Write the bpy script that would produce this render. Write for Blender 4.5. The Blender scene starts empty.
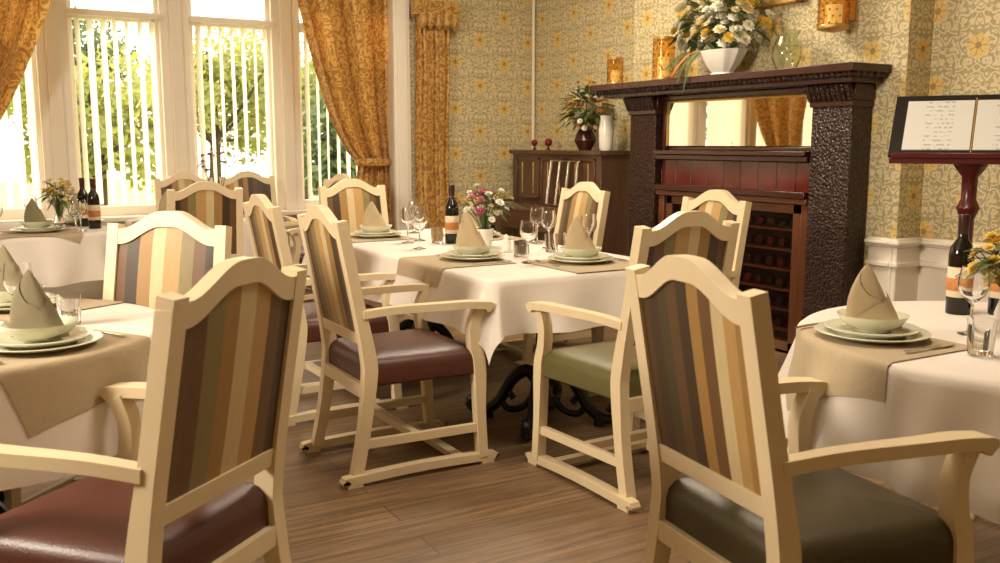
import bpy, math, random
from mathutils import Vector, Matrix
R=random.Random(7)
sc=bpy.context.scene
rad=math.radians
# ------------------------------------------------------------ materials
def srgb(r,g,b):
    f=lambda c:(c/255/12.92) if c/255<=0.04045 else ((c/255+0.055)/1.055)**2.4
    return (f(r),f(g),f(b),1)
class NT:
    def __init__(s,name):
        s.m=bpy.data.materials.new(name); s.m.use_nodes=True
        s.t=s.m.node_tree; s.n=s.t.nodes; s.l=s.t.links
        s.b=s.n['Principled BSDF']; s.out=s.n['Material Output']
    def new(s,t,**k):
        n=s.n.new(t)
        for a,v in k.items(): setattr(n,a,v)
        return n
    def put(s,sock,v):
        if hasattr(v,'is_linked') or hasattr(v,'links'): s.l.new(v,sock)
        else: sock.default_value=v
    def M(s,op,a,b=None,c=None,clamp=False):
        n=s.new('ShaderNodeMath',operation=op,use_clamp=clamp)
        s.put(n.inputs[0],a)
        if b is not None: s.put(n.inputs[1],b)
        if c is not None: s.put(n.inputs[2],c)
        return n.outputs[0]
    def mix(s,f,a,b,mode='MIX'):
        n=s.new('ShaderNodeMix',data_type='RGBA',blend_type=mode)
        s.put(n.inputs[0],f); s.put(n.inputs[6],a); s.put(n.inputs[7],b)
        return n.outputs[2]
    def noise(s,scale,detail=3,vec=None,rough=.5):
        n=s.new('ShaderNodeTexNoise'); n.inputs['Scale'].default_value=scale; n.inputs['Detail'].default_value=detail
        n.inputs['Roughness'].default_value=rough
        if vec is not None: s.l.new(vec,n.inputs['Vector'])
        return n.outputs['Fac']
    def obj(s): return s.new('ShaderNodeTexCoord').outputs['Object']
    def bump(s,h,st=.3,dist=.01):
        n=s.new('ShaderNodeBump'); n.inputs['Strength'].default_value=st; n.inputs['Distance'].default_value=dist
        s.l.new(h,n.inputs['Height']); s.l.new(n.outputs[0],s.b.inputs['Normal'])
    def mapping(s,vec,scale=(1,1,1),rot=(0,0,0)):
        n=s.new('ShaderNodeMapping'); s.l.new(vec,n.inputs[0]); n.inputs['Scale'].default_value=scale; n.inputs['Rotation'].default_value=rot
        return n.outputs[0]
def simple(name,col,rough=.5,metal=0,var=.12,scale=12,bump=0,bscale=60,spec=.5,transl=0,sheen=0,emit=0):
    t=NT(name); b=t.b
    o=t.obj()
    dark=tuple(c*(1-var) for c in col[:3])+(1,); lite=tuple(min(1,c*(1+var)) for c in col[:3])+(1,)
    c=t.mix(t.noise(scale,3,o),dark,lite)
    t.l.new(c,b.inputs['Base Color'])
    b.inputs['Roughness'].default_value=rough; b.inputs['Metallic'].default_value=metal
    b.inputs['Specular IOR Level'].default_value=spec
    if sheen: b.inputs['Sheen Weight'].default_value=sheen
    if emit: t.l.new(c,b.inputs['Emission Color']); b.inputs['Emission Strength'].default_value=emit
    if bump: t.bump(t.noise(bscale,4,o),bump,.004)
    if transl:
        tr=t.new('ShaderNodeBsdfTranslucent'); t.l.new(c,tr.inputs[0])
        mx=t.new('ShaderNodeMixShader'); mx.inputs[0].default_value=transl
        t.l.new(b.outputs[0],mx.inputs[1]); t.l.new(tr.outputs[0],mx.inputs[2]); t.l.new(mx.outputs[0],t.out.inputs[0])
    return t.m
def glass(name,col=(1,1,1,1),rough=0.0,ior=1.45):
    t=NT(name)
    g=t.new('ShaderNodeBsdfGlass'); g.inputs['Color'].default_value=col; g.inputs['Roughness'].default_value=rough; g.inputs['IOR'].default_value=ior
    t.l.new(g.outputs[0],t.out.inputs[0]); return t.m
M={}
M['cream']=simple('cream_paint',srgb(226,207,172),.38,var=.05)
M['maroon']=simple('maroon_leather',srgb(80,40,31),.38,bump=.25,bscale=180)
M['olive']=simple('olive_leather',srgb(98,92,54),.38,bump=.25,bscale=180)
M['darkolive']=simple('dark_olive_leather',srgb(66,57,34),.35,bump=.25,bscale=180)
def stripes(name,cols,half=.195):
    t=NT(name); o=t.obj(); s=t.new('ShaderNodeSeparateXYZ'); t.l.new(o,s.inputs[0])
    u=t.M('MULTIPLY_ADD',s.outputs[1],.5/half,.5)
    r=t.new('ShaderNodeValToRGB'); r.color_ramp.interpolation='CONSTANT'
    tot=sum(w for w,c in cols); x=0
    el=r.color_ramp.elements
    while len(el)>1: el.remove(el[-1])
    for i,(w,c) in enumerate(cols):
        e=el[0] if i==0 else el.new(x/tot)
        e.position=x/tot; e.color=srgb(*c); x+=w
    t.l.new(u,r.inputs[0])
    nz=t.noise(90,4,t.mapping(o,(1,1,.15)))
    c=t.mix(.3,r.outputs[0],t.mix(nz,(.4,.36,.31,1),(1,1,1,1)),'MULTIPLY')
    t.l.new(c,t.b.inputs['Base Color']); t.b.inputs['Roughness'].default_value=.5; t.b.inputs['Sheen Weight'].default_value=.12; t.b.inputs['Sheen Tint'].default_value=(1,.85,.6,1)
    t.bump(t.noise(400,2,o),.2,.002)
    return t.m
BR=(108,76,46);OL=(136,122,78);TN=(188,152,96);BG=(210,190,146);DK=(64,46,30);GD=(164,126,72)
M['stripeL']=stripes('striped_fabric',[(1,BR),(1.1,DK),(1.2,GD),(1.1,BG),(1.4,TN),(1.1,OL),(1,BR),(.9,DK)])
M['stripeF']=stripes('striped_fabric_warm',[(.9,DK),(1.1,BR),(1.2,TN),(1.3,BG),(1.1,GD),(1.2,OL),(1.0,(104,70,44)),(.9,BR)])
M['stripeD']=stripes('striped_fabric_dark',[(.9,GD),(.9,TN),(1,BG),(1,BR),(1.0,GD),(1.0,DK),(1.0,(92,66,40)),(1,(72,60,38)),(1,DK),(.9,(82,58,36))])
M['cloth']=simple('white_linen',srgb(238,229,220),.85,var=.03,bump=.15,bscale=260,transl=.12)
M['mat']=simple('beige_linen',srgb(176,158,130),.9,var=.07,scale=60,bump=.3,bscale=300)
M['napkin']=simple('napkin_linen',srgb(184,164,130),.85,var=.06,scale=20,bump=.2,bscale=300)
M['napkinG']=simple('napkin_linen_olive',srgb(126,116,90),.85,var=.06,scale=20,bump=.2,bscale=300)
M['plate']=simple('celadon_porcelain',srgb(214,213,190),.12,var=.03)
M['porc']=simple('white_porcelain',srgb(236,232,222),.15,var=.02)
M['steel']=simple('cutlery_steel',srgb(200,195,185),.18,metal=1,var=.03)
M['glass']=glass('clear_glass')
M['gglass']=glass('green_glass',(.93,.95,.88,1),.02)
M['aglass']=glass('amber_mercury_glass',(.98,.84,.58,1),.12)
M['winegl']=simple('dark_bottle_glass',srgb(26,20,12),.06,var=.1)
M['label']=simple('bottle_label',srgb(196,130,70),.6,var=.35,scale=55)
M['label2']=simple('bottle_label_cream',srgb(222,208,176),.6,var=.1,scale=55)
M['capsule']=simple('bottle_capsule',srgb(60,32,26),.3)
M['iron']=simple('black_cast_iron',srgb(22,19,18),.35,var=.2)
M['mahog']=simple('mahogany',srgb(62,30,22),.25,var=.3,scale=6)
M['mahogR']=simple('burgundy_wood',srgb(84,28,26),.25,var=.15,scale=6)
M['black']=simple('black_leatherette',srgb(24,20,20),.35)
M['white']=simple('white_gloss_paint',srgb(238,230,216),.35,var=.02)
M['blind']=simple('blind_fabric',srgb(244,238,226),.8,var=.02,transl=.5)
M['gold']=simple('antique_gold',srgb(200,160,92),.35,metal=.7,var=.3,scale=50,bump=.6,bscale=90)
M['candle']=simple('candle_wax',srgb(246,226,176),.5,var=.03,emit=.5)
M['red']=simple('red_bauble',srgb(120,20,22),.15)
M['ceil']=simple('ceiling_plaster',srgb(232,224,208),.9,var=.02)
def wood(name,c1,c2,sc_=(2,30,30),rough=.3):
    t=NT(name); v=t.mapping(t.obj(),sc_)
    c=t.mix(t.noise(1.5,6,v,.6),c1,c2); t.l.new(c,t.b.inputs['Base Color']); t.b.inputs['Roughness'].default_value=rough
    return t.m
M['wood']=wood('brown_wood',srgb(122,74,44),srgb(78,42,26),(30,2,2))
M['piano']=wood('piano_walnut',srgb(110,80,60),srgb(60,42,32),(30,2,2),.13)
M['bark']=wood('bark',srgb(90,70,50),srgb(50,38,28),(10,10,1),.9)
t=NT('carved_dark_oak'); o=t.obj()
v=t.new('ShaderNodeTexVoronoi'); v.inputs['Scale'].default_value=62; t.l.new(o,v.inputs['Vector'])
n_=t.noise(26,2,o)
h=t.M('ADD',t.M('MULTIPLY',v.outputs[0],-1.0),t.M('MULTIPLY',n_,.9))
t.l.new(t.mix(t.M('MULTIPLY',v.outputs[0],1.3,clamp=True),srgb(76,44,35),srgb(30,17,15)),t.b.inputs['Base Color'])
t.b.inputs['Roughness'].default_value=.34; t.bump(h,.7,.012); M['carved']=t.m
t=NT('mirror_silver'); t.b.inputs['Metallic'].default_value=1; t.b.inputs['Roughness'].default_value=.02
t.l.new(t.mix(t.noise(2,2,t.obj()),(.72,.66,.56,1),(.76,.70,.61,1)),t.b.inputs['Base Color']); M['mirror']=t.m
t=NT('burgundy_tiles'); o=t.obj(); s=t.new('ShaderNodeSeparateXYZ'); t.l.new(o,s.inputs[0])
g=t.M('LESS_THAN',t.M('ABSOLUTE',t.M('SUBTRACT',t.M('FRACT',t.M('DIVIDE',s.outputs[1],.155)),.5)),.475)
t.l.new(t.mix(g,srgb(30,10,10),t.mix(t.noise(9,3,o),srgb(108,38,30),srgb(70,24,20))),t.b.inputs['Base Color'])
t.b.inputs['Roughness'].default_value=.12; t.bump(g,.5,.004); M['tile']=t.m
t=NT('wood_plank_floor'); o=t.obj()
bk=t.new('ShaderNodeTexBrick'); t.l.new(o,bk.inputs['Vector']); bk.offset=.37
bk.inputs['Scale'].default_value=1; bk.inputs['Brick Width'].default_value=1.25; bk.inputs['Row Height'].default_value=.15
bk.inputs['Mortar Size'].default_value=.0028; bk.inputs['Color1'].default_value=srgb(146,116,86); bk.inputs['Color2'].default_value=srgb(114,88,64); bk.inputs['Mortar'].default_value=srgb(44,32,24)
gr=t.noise(1.6,10,t.mapping(o,(1.3,24,1)),.75)
f=t.new('ShaderNodeMapRange'); f.inputs[1].default_value=.42; f.inputs[2].default_value=.59; t.l.new(gr,f.inputs[0])
c=t.mix(t.M('MULTIPLY',f.outputs[0],.9),bk.outputs[0],srgb(78,57,40)); 
c=t.mix(t.M('MULTIPLY',t.noise(6,8,t.mapping(o,(1,22,1)),.75),.32),c,srgb(174,144,110))
t.l.new(c,t.b.inputs['Base Color']); t.b.inputs['Roughness'].default_value=.45; t.bump(gr,.15,.003); M['floor']=t.m
def wallpaper(name,axis):
    t=NT(name); o=t.obj(); s=t.new('ShaderNodeSeparateXYZ'); t.l.new(o,s.inputs[0])
    u=s.outputs[axis]; v=s.outputs[2]; cw,ch=.25,.40
    col=t.M('FLOOR',t.M('DIVIDE',u,cw)); half=t.M('MULTIPLY',t.M('FLOORED_MODULO',col,2.0),.5)
    fu=t.M('MULTIPLY',t.M('SUBTRACT',t.M('FRACT',t.M('DIVIDE',u,cw)),.5),cw)
    fv=t.M('MULTIPLY',t.M('SUBTRACT',t.M('FRACT',t.M('ADD',t.M('DIVIDE',v,ch),half)),.5),ch)
    r=t.M('SQRT',t.M('ADD',t.M('MULTIPLY',fu,fu),t.M('MULTIPLY',fv,fv)))
    th=t.M('ARCTAN2',fv,fu)
    pet=t.M('MULTIPLY_ADD',t.M('ABSOLUTE',t.M('COSINE',t.M('MULTIPLY',th,3.5))),.022,.044)
    fl=t.M('LESS_THAN',r,pet)
    line=t.M('GREATER_THAN',t.M('ABSOLUTE',t.M('COSINE',t.M('MULTIPLY',th,3.5))),.3)
    cen=t.M('LESS_THAN',r,.018)
    cv=t.new('ShaderNodeCombineXYZ'); t.l.new(t.M('ABSOLUTE',fu),cv.inputs[0]); t.l.new(fv,cv.inputs[1])
    n1=t.noise(12,2,cv.outputs[0]); sn=t.M('SINE',t.M('MULTIPLY',n1,50.0))
    leaf=t.M('MULTIPLY_ADD',sn,1.8,.45,clamp=True)
    n2=t.noise(34,1,cv.outputs[0]); leaf2=t.M('GREATER_THAN',t.M('SINE',t.M('MULTIPLY',n2,30.0)),.5)
    base=t.mix(leaf,srgb(216,202,164),srgb(166,155,118))
    base=t.mix(t.M('MULTIPLY',leaf2,.4),base,srgb(200,178,124))
    flc=t.mix(line,srgb(172,144,88),srgb(222,188,106)); flc=t.mix(cen,flc,srgb(160,126,68))
    c=t.mix(t.M('MULTIPLY',fl,.9),base,flc)
    t.l.new(c,t.b.inputs['Base Color']); t.b.inputs['Roughness'].default_value=.6
    t.bump(t.noise(300,2,o),.1,.002)
    return t.m
M['wpY']=wallpaper('floral_wallpaper_long',1); M['wpX']=wallpaper('floral_wallpaper_short',0)
t=NT('gold_damask'); o=t.obj(); n=t.noise(9,2,o); sn=t.M('GREATER_THAN',t.M('SINE',t.M('MULTIPLY',n,46.)),.1)
c=t.mix(sn,srgb(214,168,88),srgb(168,120,54)); t.l.new(c,t.b.inputs['Base Color']); t.b.inputs['Roughness'].default_value=.38; t.b.inputs['Sheen Weight'].default_value=.35
tr=t.new('ShaderNodeBsdfTranslucent'); t.l.new(c,tr.inputs[0]); mx=t.new('ShaderNodeMixShader'); mx.inputs[0].default_value=.2
t.l.new(t.b.outputs[0],mx.inputs[1]); t.l.new(tr.outputs[0],mx.inputs[2]); t.l.new(mx.outputs[0],t.out.inputs[0]); M['curtain']=t.m
t=NT('menu_page'); o=t.obj(); s=t.new('ShaderNodeSeparateXYZ'); t.l.new(o,s.inputs[0])
ln=t.M('GREATER_THAN',t.M('FRACT',t.M('MULTIPLY',s.outputs[2],52.)),.62)
wd=t.M('GREATER_THAN',t.noise(60,1,o),.5); inx=t.M('LESS_THAN',t.M('ABSOLUTE',t.M('SUBTRACT',t.M('ABSOLUTE',s.outputs[0]),.145)),.06)
t.l.new(t.mix(t.M('MULTIPLY',t.M('MULTIPLY',ln,wd),t.M('MULTIPLY',inx,.4)),srgb(218,217,213),srgb(80,78,76)),t.b.inputs['Base Color']); M['page']=t.m
def leafm(name,c1,c2,tr=.4): 
    return simple(name,tuple((a+b)/2 for a,b in zip(c1,c2)),.55,var=.45,scale=3,transl=tr)
M['leaf']=leafm('tree_leaf',srgb(172,172,92),srgb(148,154,78),.5)
M['leafD']=leafm('tree_leaf_dark',srgb(106,120,72),srgb(86,102,60),.35)
M['green']=simple('stem_green',srgb(78,96,48),.5,var=.3)
M['lawn']=simple('lawn_grass',srgb(150,158,94),.9,var=.3,scale=3)
for n,c in dict(yel=(232,200,92),wht=(246,242,228),pink=(200,82,124),org=(206,128,66),pur=(150,80,150),crm=(238,224,172)).items():
    M[n]=simple('petal_'+n,srgb(*c),.6,var=.12,scale=30,transl=.2)
# ------------------------------------------------------------ mesh builder
class MB:
    def __init__(s): s.v=[];s.f=[];s.mi=[];s.mats=[];s.xf=Matrix.Identity(4)
    def mid(s,m):
        m=M[m]
        if m not in s.mats: s.mats.append(m)
        return s.mats.index(m)
    def add(s,vs,fs,m):
        k=len(s.v); i=s.mid(m)
        s.v+=[tuple(s.xf@Vector(p)) for p in vs]
        for f in fs: s.f.append([k+q for q in f]); s.mi.append(i)
    def box(s,a,b,m):
        x0,y0,z0=a;x1,y1,z1=b
        s.add([(x0,y0,z0),(x1,y0,z0),(x1,y1,z0),(x0,y1,z0),(x0,y0,z1),(x1,y0,z1),(x1,y1,z1),(x0,y1,z1)],
              [(0,3,2,1),(4,5,6,7),(0,1,5,4),(1,2,6,5),(2,3,7,6),(3,0,4,7)],m)
    def sweep(s,path,w,d,m,lat=(0,1,0)):
        n=len(path); P=[Vector(p) for p in path]; L=Vector(lat).normalized(); vs=[];fs=[]
        for i in range(n):
            tg=(P[min(i+1,n-1)]-P[max(i-1,0)]).normalized(); nn=tg.cross(L).normalized()
            wi=w[i] if isinstance(w,(list,tuple)) else w; di=d[i] if isinstance(d,(list,tuple)) else d
            for a,b in((-1,-1),(1,-1),(1,1),(-1,1)): vs.append(P[i]+L*a*wi/2+nn*b*di/2)
        for i in range(n-1):
            for k in range(4):
                a=i*4+k;b=i*4+(k+1)%4; fs.append((a,b,b+4,a+4))
        fs.append((3,2,1,0)); e=(n-1)*4; fs.append((e,e+1,e+2,e+3)); s.add(vs,fs,m)
    def tube(s,path,r,m,n=8):
        P=[Vector(p) for p in path]; k=len(P); vs=[];fs=[]
        ref=Vector((0,0,1))
        if abs((P[-1]-P[0]).normalized().z)>.8: ref=Vector((1,0,0))
        for i in range(k):
            tg=(P[min(i+1,k-1)]-P[max(i-1,0)]).normalized(); u=tg.cross(ref).normalized(); w=tg.cross(u)
            ri=r[i] if isinstance(r,(list,tuple)) else r
            for j in range(n):
                a=2*math.pi*j/n; vs.append(P[i]+u*math.cos(a)*ri+w*math.sin(a)*ri)
        for i in range(k-1):
            for j in range(n): a=i*n+j;b=i*n+(j+1)%n; fs.append((a,b,b+n,a+n))
        fs.append(tuple(range(n-1,-1,-1))); fs.append(tuple((k-1)*n+j for j in range(n))); s.add(vs,fs,m)
    def lathe(s,prof,m,n=28,c=(0,0,0),flute=0,fn=0,sx=1,sy=1):
        vs=[];fs=[];k=len(prof)
        for r,z in prof:
            for j in range(n):
                a=2*math.pi*j/n; rr=r*(1+flute*math.cos(fn*a)); vs.append((c[0]+rr*math.cos(a)*sx,c[1]+rr*math.sin(a)*sy,c[2]+z))
        for i in range(k-1):
            for j in range(n): a=i*n+j;b=i*n+(j+1)%n; fs.append((a,b,b+n,a+n))
        if prof[0][0]>1e-5: fs.append(tuple(range(n-1,-1,-1)))
        if prof[-1][0]>1e-5: fs.append(tuple((k-1)*n+j for j in range(n)))
        s.add(vs,fs,m)
    def loops(s,L,m,cap=True):
        n=len(L[0]); vs=[p for l in L for p in l]; fs=[]
        for i in range(len(L)-1):
            for j in range(n): a=i*n+j;b=i*n+(j+1)%n; fs.append((a,b,b+n,a+n))
        if cap: fs.append(tuple(range(n-1,-1,-1))); fs.append(tuple((len(L)-1)*n+j for j in range(n)))
        s.add(vs,fs,m)
    def mesh(s,name,smooth=35):
        me=bpy.data.meshes.new(name); me.from_pydata(s.v,[],s.f)
        for m in s.mats: me.materials.append(m)
        me.polygons.foreach_set('material_index',s.mi)
        if smooth:
            me.polygons.foreach_set('use_smooth',[True]*len(me.polygons)); me.update()
            me.set_sharp_from_angle(angle=rad(smooth))
        me.update(); return me
    def obj(s,name,loc=(0,0,0),rz=0,bevel=0,smooth=35,parent=None):
        return inst(name,s.mesh(name,smooth),loc,rz,bevel,parent)
def inst(name,me,loc=(0,0,0),rz=0,bevel=0,parent=None,scale=1):
    o=bpy.data.objects.new(name,me); sc.collection.objects.link(o)
    o.location=loc; o.rotation_euler=(0,0,rad(rz)); o.scale=(scale,)*3
    if bevel:
        b=o.modifiers.new('bevel','BEVEL'); b.width=bevel; b.segments=2; b.limit_method='ANGLE'; b.angle_limit=rad(40); b.harden_normals=False
    if parent: o.parent=parent
    return o
def cr(pts,n=6):
    P=[Vector(p) for p in pts]; out=[]
    for i in range(len(P)-1):
        a=P[max(i-1,0)];b=P[i];c=P[i+1];d=P[min(i+2,len(P)-1)]
        for k in range(n):
            t=k/n; out.append(.5*((2*b)+(c-a)*t+(2*a-5*b+4*c-d)*t*t+(3*b-a-3*c+d)*t**3))
    out.append(P[-1]); return out
# ------------------------------------------------------------ room shell
AW=4.7; BW=7.5; BB=8.3; H=3.1; AL=-2.4; BK=-2.0; CB=4.5; WR=3.40
m=MB(); m.box((AL-.1,BK-.1,-.1),(AW+.1,BB+.2,0),'floor'); m.obj('floor',smooth=0)
m=MB(); m.box((AL-.1,BK-.1,H),(AW+.1,BB+.2,H+.1),'ceil'); m.obj('ceiling',smooth=0)
m=MB(); m.box((AW,BK-.1,0),(AW+.1,BB+.2,H),'wpY'); m.box((CB,3.40,0),(AW,5.78,H),'wpY'); m.box((CB+.0005,3.398,0),(AW,3.40,H),'wpX'); m.obj('wall_fireplace',smooth=0)
m=MB(); m.box((AL-.1,BK,0),(AL,BB+.2,H),'wpY'); m.obj('wall_left',smooth=0)
m=MB(); m.box((AL,BK-.1,0),(AW,BK,H),'wpX'); m.obj('wall_back',smooth=0)
m=MB(); m.box((WR,BW,0),(AW,BB+.2,H),'wpX'); m.obj('wall_window_right',smooth=0)
m=MB(); m.box((AL,BB,0),(WR,BB+.15,.7),'white'); m.box((AL,BB,2.9),(WR,BB+.15,H),'white'); m.obj('wall_window',smooth=0)
m=MB(); m.box((3.32,BW-.0,0),(3.40,BB,H),'white'); m.box((3.28,BW-.03,0),(3.43,BW+.02,H),'white'); m.box((3.31,BW-.045,0),(3.40,BW-.03,H),'white'); m.box((3.27,BW-.06,0),(3.44,BW,.35),'white'); m.obj('trim_1',bevel=.006)
wn=1; per=.93
x=.86-.93*3
while x<3.2:
    m=MB(); x1=min(x+.69,3.31)
    m.box((x-.24,BB-.03,.7),(x,BB+.12,2.9),'white'); m.box((x-.17,BB-.06,.7),(x-.07,BB-.03,2.9),'white')
    m.box((x,BB+.03,.7),(x1,BB+.09,.78),'white'); m.box((x,BB+.03,2.83),(x1,BB+.09,2.9),'white'); m.box((x,BB+.0,2.27),(x1,BB+.1,2.35),'white')
    for q in(x,x1-.035): m.box((q,BB+.03,.78),(q+.035,BB+.08,2.83),'white')
    m.obj('window_%d'%wn,bevel=.004); 
    b=MB(); cx=x+.06
    while cx<x1-.03:
        an=rad(54+R.uniform(-8,8)); c_=cx+R.uniform(-.006,.006)
        dx=.044*math.cos(an);dy=.044*math.sin(an)
        b.add([(c_-dx,BB-.04-dy,.8),(c_+dx,BB-.04+dy,.8),(c_+dx,BB-.04+dy,2.27),(c_-dx,BB-.04-dy,2.27)],[(0,1,2,3)],'blind')
        b.box((c_-.006,BB-.046,2.27),(c_+.006,BB-.034,2.3),'white'); cx+=.094
    b.box((x,BB-.08,2.29),(x1,BB-.034,2.33),'white')
    b.obj('vertical_blind',smooth=0)
    x+=per; wn+=1
m=MB(); m.box((AL,BB-.16,.66),(3.32,BB+.0,.7),'white'); m.obj('trim_2',bevel=.008)
def dado(name,parts,ht=.77):
    m=MB()
    for (t,z0,z1) in((.03,0,ht-.05),(.05,0,.22),(.055,ht-.16,ht-.13),(.045,ht-.05,ht),(.07,ht-.035,ht-.012)):
        for axis,b0,b1,a in parts:
            if axis=='Y': m.box((a-t,b0,z0),(a,b1,z1),'white')
            else: m.box((b0-t,a-t,z0),(b1,a,z1),'white')
    return m.obj(name,bevel=.008)
dado('baseboard_fireplace',[('Y',BK,3.40,AW),('X',CB,AW,3.398),('Y',3.40,3.56,CB)]); dado('baseboard_alcove',[('Y',5.80,BW-.02,AW)],ht=.4); dado('baseboard_window',[('X',3.6,AW-.08,BW)],.4)
m=MB(); m.tube([(AW-.04,BW-.04,.4),(AW-.04,BW-.04,H)],.014,'white'); m.obj('heating_pipe')
# ------------------------------------------------------------ curtains
def curtain(name,fn,z0,z1,npl,amp,b,rows=60,cols=150):
    vs=[];fs=[]
    for i in range(rows+1):
        v=i/rows; z=z1+(z0-z1)*v; l,r=fn(z)
        wid=abs(r-l)
        for j in range(cols+1):
            u=j/cols; ph=u*npl*2*math.pi+.5*math.sin(v*4+u*5)
            A=amp*(.55+.45*math.sin(u*17))*min(1,wid/.35+.25)
            vs.append((l+(r-l)*(u+.006*math.sin(ph*2)),b+A*math.sin(ph)-.02*math.sin(v*9),z))
    n=cols+1
    for i in range(rows):
        for j in range(cols): fs.append((i*n+j,i*n+j+1,(i+1)*n+j+1,(i+1)*n+j))
    mm=MB(); mm.add(vs,fs,'curtain'); return mm.obj(name,smooth=80)
def sm(t): t=max(0,min(1,t)); return t*t*(3-2*t)
CU=7.70
def c2(z):
    if z>1.14: 
        t=(z-1.14)/1.78; return (3.04-.62*(t**.6),3.33)
    return (3.04-.1*sm((1.14-z)/.5),3.32)
curtain('curtain',c2,.05,2.95,9,.06,CU)
def c1(z):
    if z>1.1:
        t=(z-1.1)/1.8; return (-.38-.35*t,-.02+.92*(t**.62))
    return (-.38,-.02+.08*sm((1.1-z)/.5))
curtain('curtain',c1,.05,2.95,11,.06,CU)
curtain('curtain',lambda z:(3.45,3.77),.1,2.4,6,.03,BW-.09)
for (l,r,b,z) in((3.01,3.34,CU,1.13),(-.40,0,CU,1.09)):
    m=MB(); m.lathe([(.16,-.03),(.175,0),(.16,.03)],'curtain',c=((l+r)/2,b,z),sx=(r-l)/.32,sy=.55); m.obj('curtain_tieback')
m=MB(); m.sweep([(3.42,BW-.12,2.42),(3.84,BW-.12,2.42)],.08,.12,'curtain',lat=(0,1,0))
for k in range(5): m.lathe([(.03,.0),(.045,-.05),(.035,-.10),(.004,-.14)],'curtain',n=12,c=(3.50+k*.075,BW-.14,2.38))
m.obj('curtain_pelmet',smooth=60)
# ------------------------------------------------------------ chair
def chair_mesh(name,seat,stripe):
    m=MB(); TOPZ=1.008
    xb=lambda z:-.205-(z-.45)*.185
    for sy in(-1,1):
        y=sy*.212
        p=cr([(-.275,y*1.06,.03),(-.24,y*1.05,.2),(-.212,y*1.03,.40),(xb(.5),y*1.02,.50),(xb(.75),y*1.0,.75),(xb(TOPZ),y*.985,TOPZ)],5)
        m.sweep(p,.043,[.043+.012*math.exp(-((q.z-.45)/.15)**2) for q in p],'cream')
        yf=sy*.245
        p=cr([(.262,yf,.03),(.25,yf,.22),(.245,yf,.42),(.225,yf,.50),(.222,yf,.58),(.25,yf,.645)],5)
        m.sweep(p,.042,[.04+.012*math.exp(-((q.z-.40)/.12)**2) for q in p],'cream')
        p=cr([(-.235,sy*.222,.655),(-.1,sy*.238,.665),(.1,sy*.255,.665),(.2,sy*.258,.663),(.268,sy*.258,.655),(.288,sy*.258,.638)],5)
        k=len(p); m.sweep(p,[.036+.02*sm(i/k*1.5) for i in range(k)],[.03]*(k-6)+[.034,.040,.044,.042,.034,.024],'cream')
        ys=sy*.242
        m.sweep(cr([(-.325,ys,.022),(-.29,ys,.028),(0,ys,.036),(.28,ys,.028),(.32,ys,.022)],4),.042,.034,'cream')
        for xx in(-.29,.285): m.box((xx-.03,ys-.02,0),(xx+.03,ys+.02,.014),'cream')
        m.sweep([(-.25,sy*.228,.155),(.25,sy*.244,.155)],.024,.034,'cream')
    m.sweep([(-.02,-.235,.155),(-.02,.235,.155)],.034,.03,'cream',lat=(1,0,0))
    m.sweep([(.16,-.24,.04),(.16,.24,.04)],.04,.024,'cream',lat=(1,0,0))
    m.sweep([(-.225,-.215,.36),(-.225,.215,.36)],.03,.05,'cream',lat=(1,0,0))
    def zt(y):
        u=abs(y)/.235
        return .998+.052*(1-sm((u-.12)/.62))+.006*math.cos(u*3)-.012*max(0,(u-.9)/.1)**2
    def panel(ys,lo,hi,t,mat,bulge=0,nz=1,off=0):
        F=[];B=[];n=len(ys);Lz=nz+1
        for k in range(Lz):
            for y in ys:
                z=lo(y)+(hi(y)-lo(y))*k/nz
                bu=bulge*math.sin(math.pi*k/nz)**.5*math.sin(math.pi*(y-ys[0])/(ys[-1]-ys[0]))**.5 if bulge and 0<k<nz and y not in(ys[0],ys[-1]) else 0
                F.append((xb(z)+off+t/2+bu,y,z)); B.append((xb(z)+off-t/2-bu*.35,y,z))
        N=len(F); fs=[]
        for k in range(nz):
            for j in range(n-1):
                a=k*n+j; fs.append((a,a+1,a+n+1,a+n)); fs.append((N+a+n,N+a+n+1,N+a+1,N+a))
            for j,fl in((0,0),(n-1,1)):
                a=k*n+j; q=(a,a+n,N+a+n,N+a); fs.append(q if not fl else q[::-1])
        for k,fl in((0,0),(nz,1)):
            for j in range(n-1):
                a=k*n+j; q=(a+1,a,N+a,N+a+1); fs.append(q if not fl else q[::-1])
        m.add(F+B,fs,mat)
    ys=[-.231+.462*i/44 for i in range(45)]
    panel(ys,lambda y:zt(y)-.054,zt,.04,'cream')
    ys=[-.195+.39*i/24 for i in range(25)]
    panel(ys,lambda y:.535,lambda y:.58,.036,'cream')
    panel(ys,lambda y:.578,lambda y:zt(y)-.051,.024,stripe,bulge=.012,nz=10)
    def outl(ins,z):
        L=[];r=.05
        for cx,cy,a0 in((.262,.222,0),(-.222,.205,90),(-.222,-.205,180),(.262,-.222,270)):
            for k in range(7):
                a=rad(a0+k*15); sx=1 if cx>0 else -1; sy_=1 if cy>0 else -1
                L.append((cx-sx*r+(r-ins)*math.cos(a), cy+(r-ins)*math.sin(a)-sy_*.015,z))
        return L
    m.loops([outl(.012,.375),outl(0,.385),outl(0,.44),outl(.006,.462),outl(.022,.478)]+[[(p[0]*s_,p[1]*s_,z) for p in outl(.03,z)] for s_,z in((.93,.486),(.8,.493),(.55,.497),(.25,.499),(.05,.4995))],seat)
    return m.mesh(name,40)
C={}
for key,(s,f) in dict(mL=('maroon','stripeL'),oL=('olive','stripeL'),F=('maroon','stripeF'),D=('darkolive','stripeD')).items(): C[key]=chair_mesh('dining_chair_'+key,s,f)
def chair(key,a,b,ang): return inst('dining_chair',C[key],(a,b,0),ang,.007)
chair('mL',1.52,3.48,0)
chair('mL',1.54,4.38,1)
chair('oL',2.22,2.84,92)
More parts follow.
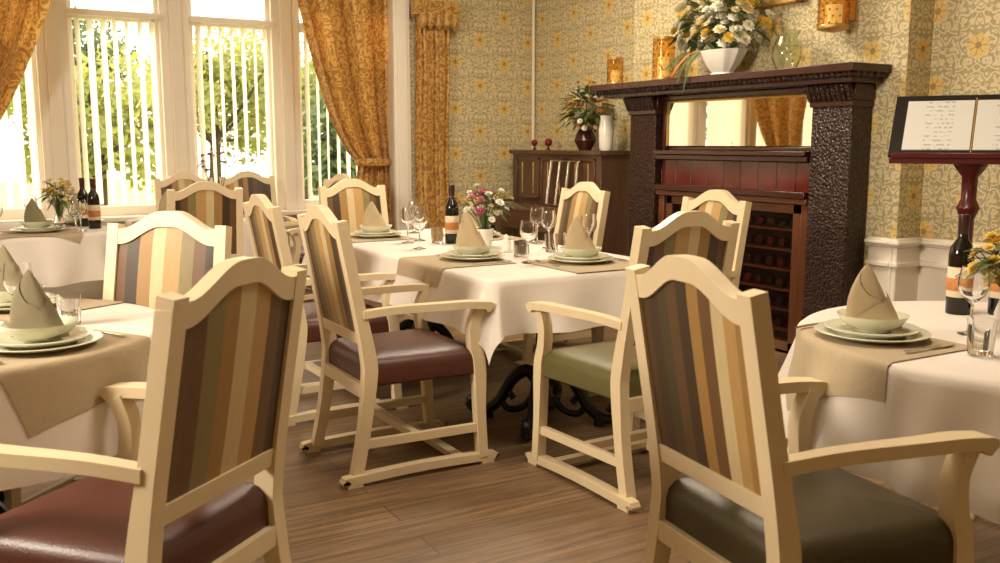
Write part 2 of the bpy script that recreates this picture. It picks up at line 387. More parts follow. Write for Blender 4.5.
chair('D',1.635,1.465,-7)
chair('F',.30,2.18,130)
chair('mL',.43,3.20,227)
chair('oL',3.06,3.62,180)
chair('oL',3.06,4.78,180)
chair('mL',2.3,5.66,270)
chair('mL',1.36,6.36,90)
chair('mL',1.62,7.66,270)
chair('D',2.16,7.84,265)
chair('mL',2.32,6.98,190)
# ------------------------------------------------------------ tables + cloths
TZ=.75
def drape_pt(x,y,hx,hy,r,lift,seed):
    qx=max(-hx+r,min(hx-r,x)); qy=max(-hy+r,min(hy-r,y)); vx=x-qx;vy=y-qy; L=math.hypot(vx,vy); d=L-r
    if d<=0 or L<1e-6: return (x,y,TZ+lift)
    nx,ny=vx/L,vy/L; bx,by=qx+nx*r,qy+ny*r; e=.014
    th=math.atan2(vy,vx)
    if r>.3: ph=th*15+seed; ph2=th*8+seed*2
    else: ph=(bx*13-by*11)+th*6+seed; ph2=bx*5+by*6+th*3
    if d<e*math.pi/2: o=e*math.sin(d/e); z=-e*(1-math.cos(d/e))
    else:
        dd=d-e*math.pi/2; A=min(.05,.21*dd); o=e+.09*dd+A*(.5+.5*math.sin(ph+.8*math.sin(ph2)))*1.1+A*.45*math.sin(ph2); z=-e-dd*.985
    return (bx+nx*(o+lift),by+ny*(o+lift),TZ+lift+z)
def grid_obj(name,rows,mat,loc,closed=False,rz=0):
    n=len(rows[0]); vs=[p for r in rows for p in r]; fs=[]
    for i in range(len(rows)-1):
        for j in range(n if closed else n-1):
            a=i*n+j;b=i*n+(j+1)%n; fs.append((a,b,b+n,a+n))
    m=MB(); m.add(vs,fs,mat); return m.obj(name,loc,rz,smooth=70)
def frange(a,b,st): n=max(2,int(math.ceil((b-a)/st))); return [a+(b-a)*i/n for i in range(n+1)]
class Table:
    def __init__(s,c,hx,hy,r,seed=0): s.c=c;s.hx=hx;s.hy=hy;s.r=r;s.seed=seed
    def cloth(s,drop):
        if s.r>.3:
            rr=[.001]+frange(.08,s.r-.01,.08)+frange(s.r,s.r+drop,.02); n=180
            rows=[[drape_pt(q*math.cos(2*math.pi*j/n),q*math.sin(2*math.pi*j/n),s.hx,s.hy,s.r,0,s.seed) for j in range(n)] for q in rr]
            grid_obj('tablecloth',rows,'cloth',(*s.c,0),True)
        else:
            X=frange(-s.hx-drop,s.hx+drop,.022); Y=frange(-s.hy-drop,s.hy+drop,.022)
            grid_obj('tablecloth',[[drape_pt(x,y,s.hx,s.hy,s.r,0,s.seed) for x in X] for y in Y],'cloth',(*s.c,0))
    def mat(s,a,b,ang,l=.46,w=.36):
        ca,sa=math.cos(rad(ang)),math.sin(rad(ang)); rows=[]
        for u in frange(-l/2,l/2,.016):
            rows.append([drape_pt(a-s.c[0]+ca*u-sa*v,b-s.c[1]+sa*u+ca*v,s.hx,s.hy,s.r,.0035,s.seed) for v in frange(-w/2,w/2,.016)])
        grid_obj('placemat',rows,'mat',(*s.c,0))
def scroll_base(m,cx,cy):
    m.lathe([(.05,.06),(.07,.09),(.045,.13),(.035,.18),(.05,.24),(.04,.3),(.032,.45),(.05,.6),(.09,.68),(.2,.715)],'iron',20,(cx,cy,0))
    for k in range(4):
        a=rad(45+90*k); d=Vector((math.cos(a),math.sin(a),0)); z=Vector((0,0,1))
        pts=[d*.03+z*.2,d*.08+z*.24,d*.15+z*.19,d*.21+z*.09,d*.28+z*.035,d*.34+z*.04,d*.36+z*.075,d*.33+z*.095,d*.305+z*.075]
        p=[Vector((cx,cy,0))+q for q in cr(pts,5)]; m.tube(p,[.032-.016*i/len(p) for i in range(len(p))],'iron',8)
        pts=[d*.05+z*.12,d*.10+z*.06,d*.17+z*.05,d*.2+z*.1,d*.17+z*.13,d*.14+z*.1]
        m.tube([Vector((cx,cy,0))+q for q in cr(pts,5)],.016,'iron',8)
        m.tube([Vector((cx,cy,0))+d*.27+z*.0,Vector((cx,cy,0))+d*.27+z*.045],.028,'iron',10)
def table(t,kind):
    m=MB(); x,y=t.c
    if t.r>.3: m.lathe([(t.r-.02,.715),(t.r-.006,.72),(t.r-.004,.742),(t.r-.01,.746)],'wood',48,(0,0,0))
    else: m.box((-t.hx+.006,-t.hy+.006,.715),(t.hx-.006,t.hy-.006,.746),'wood')
    if kind=='iron':
        if t.r>.3: scroll_base(m,0,0)
        else: scroll_base(m,0,-.72); scroll_base(m,0,.6)
    else:
        q=t.r*.62
        for sx in(-1,1):
            for sy in(-1,1): m.lathe([(.018,0),(.024,.03),(.022,.08),(.032,.4),(.036,.5),(.026,.52),(.038,.55),(.038,.715)],'cream',16,(sx*q,sy*q,0))
        m.box((-q,-q-.012,.64),(q,-q+.012,.715),'cream'); m.box((-q,q-.012,.64),(q,q+.012,.715),'cream'); m.box((-q-.012,-q,.64),(-q+.012,q,.715),'cream'); m.box((q-.012,-q,.64),(q+.012,q,.715),'cream')
    m.obj('dining_table',(x,y,0),bevel=0)
TC=Table((2.31,4.32),.49,1.1,.04,1.0); table(TC,'iron'); TC.cloth(.235)
TL=Table((-.05,3.10),.6,.6,.6,.4); table(TL,'iron'); TL.cloth(.29)
TR=Table((2.60,1.50),.62,.62,.62,2.1); table(TR,'cream'); TR.cloth(.31)
TB=Table((.35,6.70),.6,.6,.6,3.3); table(TB,'iron'); TB.cloth(.3)
TD=Table((1.50,7.05),.46,.46,.46,1.3); table(TD,'iron'); TD.cloth(.26)
# ------------------------------------------------------------ tableware meshes
def lm(name,prof,mat,n=32,**k):
    m=MB(); m.lathe(prof,mat,n,**k); return m.mesh(name,50)
ME={}
ME['plate']=lm('dinner_plate',[(0,.002),(.09,.002),(.095,0),(.10,.004),(.15,.016),(.153,.019),(.15,.0205),(.105,.010),(.0,.008)],'plate',48)
ME['side']=lm('side_plate',[(0,.002),(.08,.002),(.085,0),(.09,.005),(.125,.018),(.127,.021),(.124,.0225),(.09,.011),(0,.009)],'plate',48)
ME['bowl']=lm('soup_bowl',[(0,.003),(.045,.003),(.05,0),(.053,.006),(.08,.022),(.094,.042),(.0955,.046),(.092,.0455),(.076,.027),(.05,.012),(0,.009)],'plate',48)
ME['wine']=lm('wine_glass',[(0,0),(.034,0),(.035,.002),(.02,.005),(.005,.012),(.0038,.03),(.0038,.085),(.01,.092),(.03,.11),(.040,.135),(.0405,.155),(.034,.195),(.0325,.195),(.0385,.155),(.038,.136),(.028,.113),(.009,.097),(0,.095)],'glass',28)
ME['tumbler']=lm('water_tumbler',[(0,0),(.028,0),(.031,.004),(.036,.09),(.0348,.09),(.0295,.012),(0,.010)],'glass',28)
m=MB(); m.lathe([(0,0),(.036,0),(.0375,.005),(.0375,.19),(.033,.215),(.017,.24),(.0145,.26),(.0145,.30),(.0165,.302),(.0165,.315),(0,.316)],'winegl',28)
m.lathe([(.0379,.055),(.0383,.056),(.0383,.15),(.0379,.151)],'label2',28); m.lathe([(.0381,.075),(.0387,.076),(.0387,.115),(.0381,.116)],'label',28); m.lathe([(.0148,.255),(.0155,.256),(.0172,.31),(.0165,.317),(0,.318)],'capsule',20)
ME['bottle']=m.mesh('wine_bottle',40)
def napkin_mesh(mat):
    m=MB(); h=.178; n=36
    def P(t,a,R1,R2,ex=0):
        k=(1-t)**.78; x=(R1*k+ex*(1-t*.6))*math.cos(a); y=(R2*k+ex*(1-t*.6))*math.sin(a)*(1+.2*math.cos(2*a+1))
        x+=-.022*t-.016*math.sin(math.pi*t)+(.016*math.sin(math.pi*t) if math.cos(a)>.3 else 0)
        return (x,y,h*t)
    m.loops([[P(i/14,2*math.pi*j/n,.070,.036) for j in range(n)] for i in range(15)],mat)
    for (a0,a1,top0,top1,ex) in((190,335,.95,.22,.006),(350,215,.62,.10,.013)):
        vs=[];fs=[]
        for i in range(11):
            for j in range(11):
                u=j/10; a=rad(a0+(a1-a0)*u); top=top0*(1-u)+top1*u
                vs.append(P(top*i/10,a,.070,.036,ex))
        for i in range(10):
            for j in range(10): q_=i*11+j; fs.append((q_,q_+1,q_+12,q_+11))
        m.add(vs,fs,mat)
    return m.mesh('napkin',40)
ME['nap']=napkin_mesh('napkin'); ME['napG']=napkin_mesh('napkinG')
m=MB(); m.sweep(cr([(-.1,0,.004),(-.02,0,.005),(.01,0,.004),(.1,0,.003)],4),[.012,.012,.011,.009,.008,.007,.008,.012,.016,.018,.018,.016,.005],.0025,'steel'); ME['knife']=m.mesh('table_knife')
m=MB(); m.sweep(cr([(-.1,0,.003),(-.02,0,.006),(.03,0,.005),(.055,0,.003)],4),[.013,.013,.012,.01,.008,.007,.006,.006,.008,.014,.022,.024,.024],.002,'steel')
for k in(-1,-.33,.33,1): m.sweep([(.053,k*.0095,.003),(.075,k*.0095,.003),(.095,k*.009,.009)],[.0035,.003,.0015],.002,'steel')
ME['fork']=m.mesh('table_fork')
def put(k,name,a,b,z=TZ,rz=0,s=1): return inst(name,ME[k],(a,b,z),rz,0,None,s)
def setting(T,a,b,ang,nap='nap',nrot=0,cut=True,mat=True,mo=.0,bowl=True):
    d=Vector((math.cos(rad(ang)),math.sin(rad(ang)))); r=Vector((d.y,-d.x))
    if mat: T.mat(a-d.x*(.07+mo),b-d.y*(.07+mo),ang,.46,.46)
    z=TZ+(.0045 if mat else .001)
    put('plate','dinner_plate',a,b,z); put('side','side_plate',a,b,z+.0095)
    if bowl: put('bowl','soup_bowl',a,b,z+.020)
    put(nap,'napkin',a,b,z+.030,nrot,1.0)
    if cut:
        put('knife','table_knife',a+r.x*.185,b+r.y*.185,z+.001,ang); put('fork','table_fork',a-r.x*.185,b-r.y*.185,z+.001,ang)
setting(TC,2.08,3.86,0,'nap',-30,mo=.05); setting(TC,2.46,3.52,90,'nap',-20); setting(TC,2.10,5.08,0,'nap',-30); setting(TC,2.60,4.80,180,'nap',-25,cut=False)
for a,b in((2.13,4.70),(2.24,4.78),(2.66,4.10),(2.24,3.62),(2.70,3.80),(2.40,5.2),(2.74,4.34),(2.06,4.40)): put('wine','wine_glass',a,b,TZ+.001)
for a,b in((2.33,3.84),(2.26,4.60),(2.58,3.95),(2.70,3.96)): put('tumbler','water_tumbler',a,b,TZ+.001)
put('bottle','wine_bottle',2.33,4.56,TZ+.001,40)
setting(TL,.17,2.74,122,'napG',-30,mo=.02); setting(TL,.14,3.46,210,'napG',-30,cut=False)
put('wine','wine_glass',.14,3.05,TZ+.001); put('wine','wine_glass',.02,3.14,TZ+.001); put('tumbler','water_tumbler',-.0,3.0,TZ+.001); put('tumbler','water_tumbler',.27,3.06,TZ+.001)
setting(TR,2.19,1.715,0,'nap',-30,mo=.02)
put('wine','wine_glass',2.48,1.61,TZ+.001); put('tumbler','water_tumbler',2.25,1.43,TZ+.005)
put('bottle','wine_bottle',2.76,1.84,TZ+.001); put('bottle','wine_bottle',2.86,1.76,TZ+.001,60)
setting(TB,.42,6.40,90,'napG',-30,cut=False); setting(TB,.72,6.95,180,'nap',-30,cut=False)
put('bottle','wine_bottle',.76,6.52,TZ+.001,20); put('bottle','wine_bottle',.72,6.72,TZ+.001,20)
for a,b in((.62,6.24),(.66,6.36),(.42,6.85),(.2,6.4),(.12,6.5)): put('wine','wine_glass',a,b,TZ+.001)
setting(TD,1.30,6.90,60,'nap',-30,cut=False); setting(TD,1.72,7.15,180,'nap',-30,cut=False)
put('wine','wine_glass',1.44,7.15,TZ+.001); put('wine','wine_glass',1.5,6.8,TZ+.001)
# ------------------------------------------------------------ flowers
def bouquet(m,c,rx,rz,n,cols,seed,fs=.03,leaves=30,base=None,lf=.09,ry=None,lmat='green',inner=.45):
    q=random.Random(seed); c=Vector(c); base=Vector(base) if base else c-Vector((0,0,rz)); ry=ry or rx
    def leaf(p,d,l,w,mat):
        d=d.normalized(); s=d.cross(Vector((0,0,1)))
        if s.length<.1: s=Vector((1,0,0))
        s.normalize(); u=s.cross(d); rows=[]
        for t,k in((0,.15),(.3,.9),(.6,1),(.85,.6),(1,.04)):
            mid=p+d*l*t-Vector((0,0,1))*l*.35*t*t; rows+= [mid-s*w*k/2+u*w*.12,mid,mid+s*w*k/2+u*w*.12]
        f=[]
        for i in range(4):
            for j in range(2): a=i*3+j; f.append((a,a+1,a+4,a+3))
        m.add(rows,f,mat)
    for i in range(leaves):
        v=Vector((q.uniform(-1,1),q.uniform(-1,1),q.uniform(-.5,1))).normalized()
        p=c+Vector((v.x*rx*.55,v.y*ry*.55,v.z*rz*.5)); leaf(p,Vector((v.x*rx/max(rx,ry),v.y,v.z*.7+.1)),lf*q.uniform(.7,1.3)*(1 if ry==rx else (.5+.5*abs(v.y))),lf*.3,lmat)
    for i in range(n):
        while True:
            v=Vector((q.uniform(-1,1),q.uniform(-1,1),q.uniform(-.6,1)))
            if inner<v.length<1: break
        p=c+Vector((v.x*rx,v.y*ry,v.z*rz)); m.tube(cr([base,base.lerp(p,.5)+Vector((0,0,.02)),p],3),.0018,'green',5)
        nd=(p-base).normalized(); a=nd.orthogonal().normalized(); b=nd.cross(a); col=q.choice(cols); s=fs*q.uniform(.7,1.25); np_=8
        for ring,(rs,up) in enumerate(((1,.1),(.75,.4),(.45,.6))):
            for k in range(np_):
                th=2*math.pi*(k+.5*ring)/np_; dd=a*math.cos(th)+b*math.sin(th); tt=-a*math.sin(th)+b*math.cos(th)
                w=s*.42*rs
                m.add([p,p+dd*s*.55*rs-tt*w+nd*s*up*.6,p+dd*s*rs+nd*s*up,p+dd*s*.55*rs+tt*w+nd*s*up*.6],[(0,1,2,3)],col)
        m.lathe([(0,-.1*s),(.16*s,0),(.1*s,.2*s),(0,.25*s)],'yel',8,tuple(p+nd*s*.2))
m=MB(); m.lathe([(0,0),(.03,0),(.036,.005),(.045,.09),(.048,.1),(.043,.1),(.034,.01),(0,.01)],'porc',24)
bouquet(m,(0,0,.22),.15,.11,50,['pink','pink','wht','yel','crm','wht'],3,.024,46,base=(0,0,.06),lf=.075); m.obj('flower_vase',(2.38,4.28,TZ+.001))
m=MB(); m.box((-.028,-.028,0),(.028,.028,.008),'porc'); m.lathe([(.024,.008),(.026,.05),(.018,.06),(.014,.07),(.018,.075),(0,.09)],'porc',16); m.obj('salt_cellar',(2.38,4.06,TZ+.001))
m=MB(); m.lathe([(0,0),(.03,0),(.035,.04),(.022,.09),(.03,.11),(.028,.11),(.02,.09),(.032,.04),(0,.006)],'glass',24)
bouquet(m,(0,0,.22),.10,.11,30,['yel','yel','crm','wht'],5,.028,34,base=(0,0,.05),lf=.08); m.obj('flower_vase',(.56,6.58,TZ+.001))
m=MB(); m.lathe([(0,0),(.035,0),(.045,.05),(.03,.1),(.036,.12),(.033,.12),(.027,.1),(.04,.05),(0,.006)],'porc',24)
bouquet(m,(0,0,.2),.12,.09,50,['yel','crm','crm','yel','wht'],8,.026,40,base=(0,0,.08),lf=.08); m.obj('flower_vase',(2.62,1.58,TZ+.001))
m=MB(); m.lathe([(0,0),(.03,0),(.04,.06),(.02,.14),(.024,.15),(.02,.15),(.016,.14),(.035,.06),(0,.006)],'glass',20)
bouquet(m,(0,0,.42),.17,.13,14,['pur','pink','wht'],15,.024,12,base=(0,0,.06),lf=.08); m.obj('flower_vase',(1.64,6.96,TZ+.001))
# ------------------------------------------------------------ fireplace (front of chimney breast)
m=MB(); FA=4.33; BKF=CB-.004; L0,L1,R0,R1=5.28,5.60,3.585,3.90
def pil(b0,b1):
    m.box((FA,b0+.015,.28),(BKF,b1-.015,1.50),'carved')
    m.box((FA-.02,b0,0),(BKF,b1,.20),'carved'); m.box((FA-.01,b0+.01,.20),(BKF,b1-.01,.28),'mahog')
    m.box((FA-.015,b0+.005,1.495),(BKF,b1-.005,1.53),'mahog')
    n=9
    for i in range(n):
        y=b0+(b1-b0)*(i+.5)/n
        m.sweep([(FA-.005,y,1.53),(FA-.025,y,1.57),(FA-.05,y,1.62)],(b1-b0)/n*.8,.04,'carved')
    m.box((FA,b0,1.53),(BKF,b1,1.62),'mahog'); 
pil(R0,R1); pil(L0,L1)
m.box((FA-.09,3.54,1.62),(BKF,5.80,1.655),'mahog'); m.box((FA-.15,3.49,1.675),(BKF,5.90,1.72),'mahog'); m.box((FA-.12,3.51,1.65),(BKF,5.85,1.68),'mahog')
k=60
for i in range(k):
    y=3.52+i*(5.84-3.52)/(k-1); m.lathe([(0,-.018),(.014,-.012),(.019,0),(.014,.012),(0,.018)],'carved',8,(FA-.115,y,1.662))
for i in range(5):
    x=FA-.10+i*.055; m.lathe([(0,-.018),(.014,-.012),(.019,0),(.014,.012),(0,.018)],'carved',8,(x,3.515,1.662))
m.box((FA+.03,R1,1.585),(BKF,L0,1.62),'mahog'); m.box((FA+.05,R1,1.20),(BKF,R1+.03,1.6),'mahog'); m.box((FA+.05,L0-.03,1.20),(BKF,L0,1.6),'mahog')
m.box((FA-.03,R1,1.215),(BKF,L0,1.245),'mahog'); m.box((FA-.01,R1,1.18),(BKF,L0,1.215),'mahog'); m.box((FA+.08,R1,1.245),(BKF,L0,1.27),'mahog')
m.box((FA+.05,R1,1.00),(BKF,L0,1.18),'tile')
m.box((FA-.02,R1,.965),(BKF,L0,1.005),'mahog'); m.box((FA+.0,R1,.93),(BKF,L0,.965),'wood')
m.box((FA+.03,R1,0),(BKF,R1+.06,.93),'wood'); m.box((FA+.03,L0-.06,0),(BKF,L0,.93),'wood')
m.obj('fireplace',bevel=.005)
m=MB(); mc=(4.425,(R1+L0)/2); hw=(L0-R1)/2-.035
m.box((0,-hw,1.275),(.012,hw,1.58),'mirror'); m.box((-.006,-hw,1.275),(0,-hw+.018,1.58),'gold'); m.box((-.006,hw-.018,1.275),(0,hw,1.58),'gold'); m.box((-.006,-hw,1.57),(0,hw,1.582),'gold')
m.obj('overmantel_mirror',(mc[0],mc[1],0),2.9)
m=MB(); c0,c1_=R1+.07,L0-.07; CF=FA+.045
m.box((CF+.09,c0,.04),(CF+.10,c1_,.92),'black')
for z in(.02,.87): m.box((CF,c0,z),(CF+.10,c1_,z+.055),'wood')
ys=[c0,(c0+c1_)/2-.035,c1_-.06]
for y in ys: m.box((CF,y,.02),(CF+.10,y+.065,.925),'wood')
for i in range(6):
    z=.13+i*.125; m.box((CF+.03,c0+.05,z),(CF+.09,c1_-.05,z+.014),'wood')
    for j in range(12):
        y=c0+.10+j*.094
        if abs(y-(c0+c1_)/2)<.05 or y>c1_-.09: continue
        m.tube([(CF+.045,y,z+.05),(CF+.085,y,z+.05)],.028,('iron','capsule','mahogR','mahog')[(i*5+j*3)%4],10)
m.obj('wine_cabinet',bevel=.003)
t=NT('smoked_door_glass'); t.b.inputs['Base Color'].default_value=(.02,.012,.01,1); t.b.inputs['Roughness'].default_value=.04
tp=t.new('ShaderNodeBsdfTransparent'); tp.inputs[0].default_value=(.85,.77,.70,1); mx=t.new('ShaderNodeMixShader'); mx.inputs[0].default_value=.1
t.l.new(tp.outputs[0],mx.inputs[1]); t.l.new(t.b.outputs[0],mx.inputs[2]); t.l.new(mx.outputs[0],t.out.inputs[0]); M['smoke']=t.m
m=MB(); m.box((CF+.012,c0+.067,.077),(CF+.018,ys[1]-.002,.868),'smoke'); m.box((CF+.012,ys[1]+.067,.077),(CF+.018,c1_-.062,.868),'smoke'); m.obj('glass_door',smooth=0)
# ------------------------------------------------------------ mantel ornaments
MZ=1.7205; ma=4.33
def lantern(m,h,r,c=(0,0,0)):
    m.lathe([(0,0),(r*.9,0),(r,.01),(r,h),(r*.95,h),(r*.93,.012),(0,.012)],'aglass',28,c)
    m.lathe([(r*1.005,0),(r*1.03,.004),(r*1.03,.02),(r*1.005,.024)],'gold',28,c); m.lathe([(r*1.005,h-.016),(r*1.03,h-.012),(r*1.03,h+.004),(r*.96,h+.004)],'gold',28,c)
    nr=max(4,int(h/.04))
    for i in range(nr):
        for j in range(14):
            an=2*math.pi*(j+.5*(i%2))/14; z=h*(i+.8)/(nr+.6)
            m.lathe([(0,-.009),(.007,0),(0,.009)],'gold',6,(c[0]+r*1.01*math.cos(an),c[1]+r*1.01*math.sin(an),c[2]+z))
    m.lathe([(0,.014),(r*.55,.015),(r*.55,h*.55),(0,h*.56)],'candle',18,c); m.tube([(c[0],c[1],c[2]+h*.56),(c[0],c[1],c[2]+h*.62)],.002,'black',5)
def candle(name,a,b,z,h,r):
    m=MB(); lantern(m,h,r); return m.obj(name,(a,b,z))
candle('candle_lantern',ma-.02,5.20,MZ,.29,.075); candle('candle_lantern',ma,5.78,MZ,.20,.06)
m=MB(); m.lathe([(0,0),(.05,0),(.055,.01),(.05,.02),(.08,.07),(.105,.13),(.115,.16),(.11,.16),(.10,.13),(.07,.07),(0,.03)],'porc',36,flute=.04,fn=10,sy=1.65)
bouquet(m,(-.02,.02,.35),.15,.26,170,['yel','crm','wht','wht','crm','wht','wht'],21,.044,46,base=(0,0,.1),lf=.2,ry=.42,inner=.3)
for i in range(5):
    y=.14+.06*i; zb=-.10+.05*i
    p=cr([(-.05,y*.6,.18),(-.11,y*.8,.14),(-.16,y,.06),(-.175,y+.03,zb)],5); L=len(p)-1
    m.sweep(p,[.004+.022*math.sin(math.pi*min(1,j/L)) for j in range(L+1)],.002,'green' if i!=2 else 'org')
m.v=[(min(x_,.155),y_,z_) for x_,y_,z_ in m.v]
m.obj('flower_arrangement',(ma,4.64,MZ))
m=MB(); m.lathe([(0,0),(.05,0),(.06,.008),(.085,.07),(.08,.13),(.055,.19),(.075,.225),(.072,.225),(.052,.19),(.076,.13),(.08,.07),(.055,.012),(0,.01)],'gglass',28,flute=.02,fn=14); m.obj('glass_vase',(ma-.02,4.08,MZ))
m=MB(); m.box((.11,-.05,.05),(.127,.05,.2),'gold'); m.box((.08,-.02,.0),(.12,.02,.03),'gold'); m.lathe([(0,-.02),(.05,-.012),(.088,0),(0,0)],'gold',24); lantern(m,.24,.085)
m.obj('wall_sconce',(CB-.128,3.80,1.93))
m=MB(); P0,P1,Z0,Z1=4.1,5.0,2.13,2.8
for a,b in(((CB-.05,P0,Z0),(CB-.002,P1,Z0+.07)),((CB-.05,P0,Z1-.07),(CB-.002,P1,Z1)),((CB-.05,P0,Z0),(CB-.002,P0+.07,Z1)),((CB-.05,P1-.07,Z0),(CB-.002,P1,Z1))): m.box(a,b,'gold')
m.box((CB-.03,P0+.06,Z0+.06),(CB-.01,P1-.06,Z1-.06),'crm'); m.obj('picture_frame',bevel=.012)
# ------------------------------------------------------------ piano
m=MB(); p0,p1=5.98,7.32; pa=4.36
m.box((pa,p0,0),(AW-.06,p1,1.20),'piano'); m.box((pa-.03,p0-.02,1.20),(AW-.06,p1+.02,1.235),'piano')
for y in(p0,p1-.05): 
    m.box((pa-.28,y,.58),(pa,y+.05,.80),'piano'); m.lathe([(.022,0),(.03,.05),(.022,.1),(.035,.4),(.04,.55),(.03,.58)],'piano',14,(pa-.24,y+.025,0)); m.box((pa-.28,y,0),(pa,y+.05,.05),'piano')
m.box((pa-.28,p0,.58),(pa,p1,.66),'piano'); m.box((pa-.25,p0+.05,.66),(pa,p1-.05,.75),'piano')
m.sweep([(pa-.26,(p0+p1)/2,.74),(pa-.2,(p0+p1)/2,.77),(pa-.02,(p0+p1)/2,.775)],p1-p0-.1,.02,'piano')
for k in range(3):
    y0=p0+.07+k*.41; m.box((pa-.012,y0,.82),(pa,y0+.38,.84),'piano'); m.box((pa-.012,y0,1.15),(pa,y0+.38,1.17),'piano')
    for q_ in(0,.36): m.box((pa-.012,y0+q_,.82),(pa,y0+q_+.02,1.17),'piano')
    for g_ in(.10,.28): m.box((pa-.004,y0+g_,.86),(pa+.001,y0+g_+.006,1.13),'gold')
m.obj('upright_piano',bevel=.005)
m=MB()
for k in range(4):
    y=6.1+k*.13; m.tube([(pa-.17,y,.0),(pa-.05,y+.11,.36)],.008,'steel',8); m.tube([(pa-.17,y+.02,.0),(pa-.05,y+.13,.36)],.005,'steel',8)
m.tube([(pa-.05,6.18,.36),(pa-.05,6.62,.36)],.008,'steel',8); m.tube([(pa-.17,6.08,.008),(pa-.17,6.52,.008)],.008,'steel',8)
m.obj('music_rest',(0,0,.79))
for y,r in((6.95,.035),(7.18,.03)):
    m=MB(); m.lathe([(.022,0),(.012,.01),(.008,.03)],'mahog',16); m.lathe([(r*math.sin(math.pi*i/12)+.0001,.03+r-r*math.cos(math.pi*i/12)) for i in range(13)],'red',20); m.tube([(0,0,.03+2*r),(0,0,.14+2*r)],[.004,.001],'gold',6); m.obj('bauble_ornament',(4.5,y,1.2355))
m=MB(); m.lathe([(0,0),(.05,0),(.06,.02),(.09,.08),(.07,.14),(.05,.17),(.046,.17),(.065,.14),(.085,.08),(0,.01)],'mahog',24)
bouquet(m,(0,0,.32),.19,.25,80,['crm','yel','wht','org'],31,.026,120,base=(0,0,.12),lf=.12); m.v=[(min(x_,.22),y_,z_) for x_,y_,z_ in m.v]; m.obj('flower_arrangement',(4.46,6.34,1.2355))
m=MB(); m.lathe([(0,0),(.045,0),(.055,.02),(.06,.16),(.045,.24),(.05,.27),(.046,.27),(.04,.24),(.054,.16),(0,.02)],'porc',24); m.obj('ceramic_vase',(4.44,6.03,1.2355))
# ------------------------------------------------------------ menu stand
m=MB(); m.lathe([(.19,0),(.19,.02),(.15,.04),(.06,.06),(.035,.1),(.05,.16),(.03,.2),(.028,.6),(.045,.64),(.03,.68),(.03,.95),(.05,1.0),(.032,1.04),(.034,1.14),(.07,1.19),(.07,1.21)],'mahogR',24)
m.box((-.33,-.13,1.20),(.33,-.02,1.23),'mahogR'); m.box((-.32,-.14,1.225),(.32,-.125,1.25),'mahogR')
m.obj('menu_stand',(3.98,2.64,0),-60,bevel=.004)
m=MB(); m.xf=Matrix.Translation((0,-.10,1.235))@Matrix.Rotation(rad(-36),4,'X')
m.box((-.34,0,0),(.34,.015,.34),'black'); m.box((-.285,-.006,.03),(-.006,0,.305),'page'); m.box((.006,-.006,.03),(.285,0,.305),'page'); m.box((-.003,-.004,0),(.003,0,.32),'gold')
m.obj('menu',(3.98,2.64,0),-60)
# ------------------------------------------------------------ outside
m=MB(); m.box((-40,BB+.3,-.9),(50,60,-.8),'lawn'); m.obj('lawn',smooth=0)
def tree(a,b,h,w,mat,seed,n=5200):
    q=random.Random(seed); m=MB(); m.tube([(0,0,-.8),(.1,0,h*.4),(0,.1,h*.8)],[.18,.12,.04],'bark',8)
    bl=[(q.uniform(-w,w)*.6,q.uniform(-w,w)*.6,q.uniform(h*.3,h*.88),q.uniform(.3,.55)*w) for _ in range(13)]
    for x,y,z,r in bl: m.tube([(0,0,h*.3),(x*.6,y*.6,(z+h*.3)/2),(x,y,z)],[.07,.04,.01],'bark',5)
    for i in range(n):
        x,y,z,r=q.choice(bl); v=Vector((q.gauss(0,1),q.gauss(0,1),q.gauss(0,1))).normalized()*r*q.uniform(.55,1.05)
        p=Vector((x,y,z))+v; a_=Vector((q.gauss(0,1),q.gauss(0,1),q.gauss(0,1))).normalized(); b_=a_.orthogonal().normalized(); s=q.uniform(.07,.15)
        m.add([p-a_*s,p-b_*s*.5,p+a_*s,p+b_*s*.5],[(0,1,2,3)],mat)
    m.obj('garden_tree',(a,b,0),smooth=0)
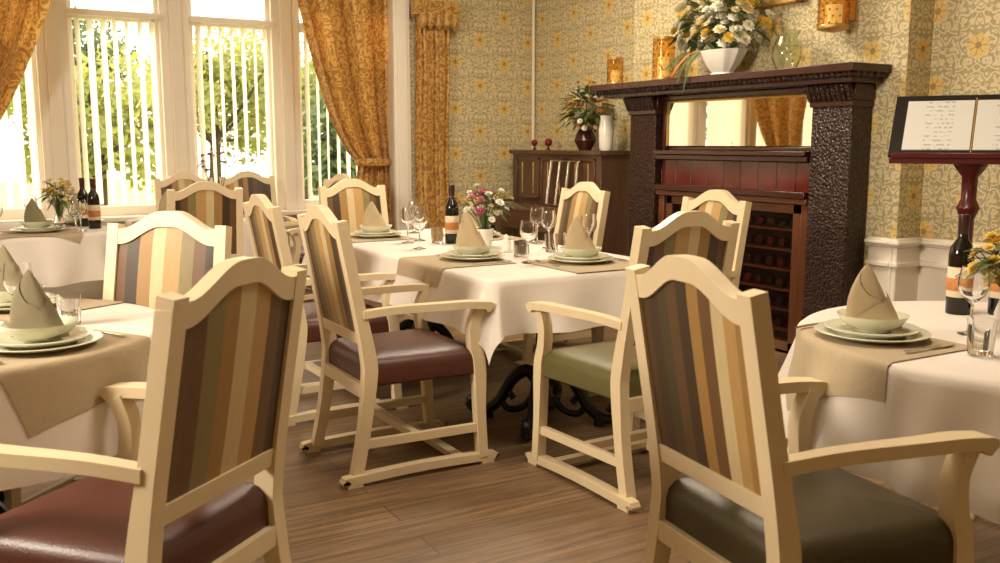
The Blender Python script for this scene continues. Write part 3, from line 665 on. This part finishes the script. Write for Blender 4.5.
tree(2.4,20,2.9,2.0,'leaf',1,3600); tree(5.6,24,4.4,2.2,'leaf',2,4200); tree(3.0,30,5.4,2.2,'leafD',3,4200); tree(9.2,28,4.2,2.4,'leaf',4); tree(-1.6,22,4.4,2.2,'leafD',5); tree(-7,22,4,2.5,'leaf',6); tree(-13,24,5,3,'leafD',7,3500); tree(7.4,18,2.2,1.7,'leafD',8,3600)
# ------------------------------------------------------------ world + lights
w=bpy.data.worlds.new('World'); sc.world=w; w.use_nodes=True; nt=w.node_tree; bg=nt.nodes['Background']; bg.inputs[0].default_value=(1,.92,.79,1); bg.inputs[1].default_value=4.0
def area(name,loc,target,sx,sy,e,col):
    l=bpy.data.lights.new(name,'AREA'); l.shape='RECTANGLE'; l.size=sx; l.size_y=sy; l.energy=e; l.color=col
    o=bpy.data.objects.new(name,l); sc.collection.objects.link(o); o.location=loc; o.rotation_euler=(Vector(target)-Vector(loc)).to_track_quat('-Z','Y').to_euler(); return o
area('ceiling_fill',(2.0,2.0,3.05),(2.0,2.0,0),.9,.9,44,(1,.85,.66))  # unseen fill added under the ceiling to brighten the foreground, not a room fixture
area('ceiling_fill',(2.9,5.0,3.05),(3.1,5.0,0),.9,.9,76,(1,.85,.66))  # second added fill, lifts the middle of the room; no fitting there
area('left_fill',(-1.9,2.9,2.2),(2.6,3.2,.8),.9,.9,145,(1,.87,.69))  # added soft fill from the left to brighten the interior, no real source
s=bpy.data.lights.new('sun','SUN'); s.energy=6.5; s.angle=rad(3); s.color=(1,.8,.55); o=bpy.data.objects.new('sun',s); sc.collection.objects.link(o); o.rotation_euler=Vector((.42,-.75,-.5)).to_track_quat('-Z','Y').to_euler(); o.location=(0,12,6)
sc.view_settings.view_transform='Standard'
# ------------------------------------------------------------ camera
cd=bpy.data.cameras.new('camera'); cd.sensor_width=36; cd.lens=33.84; cam=bpy.data.objects.new('camera',cd); sc.collection.objects.link(cam)
cam.location=(0,0,1.29); cam.rotation_euler=(rad(90-8.35),0,rad(-30)); cd.clip_start=.05; cd.clip_end=300
cd.dof.use_dof=True; cd.dof.focus_distance=3.9; cd.dof.aperture_fstop=5.0
sc.camera=cam
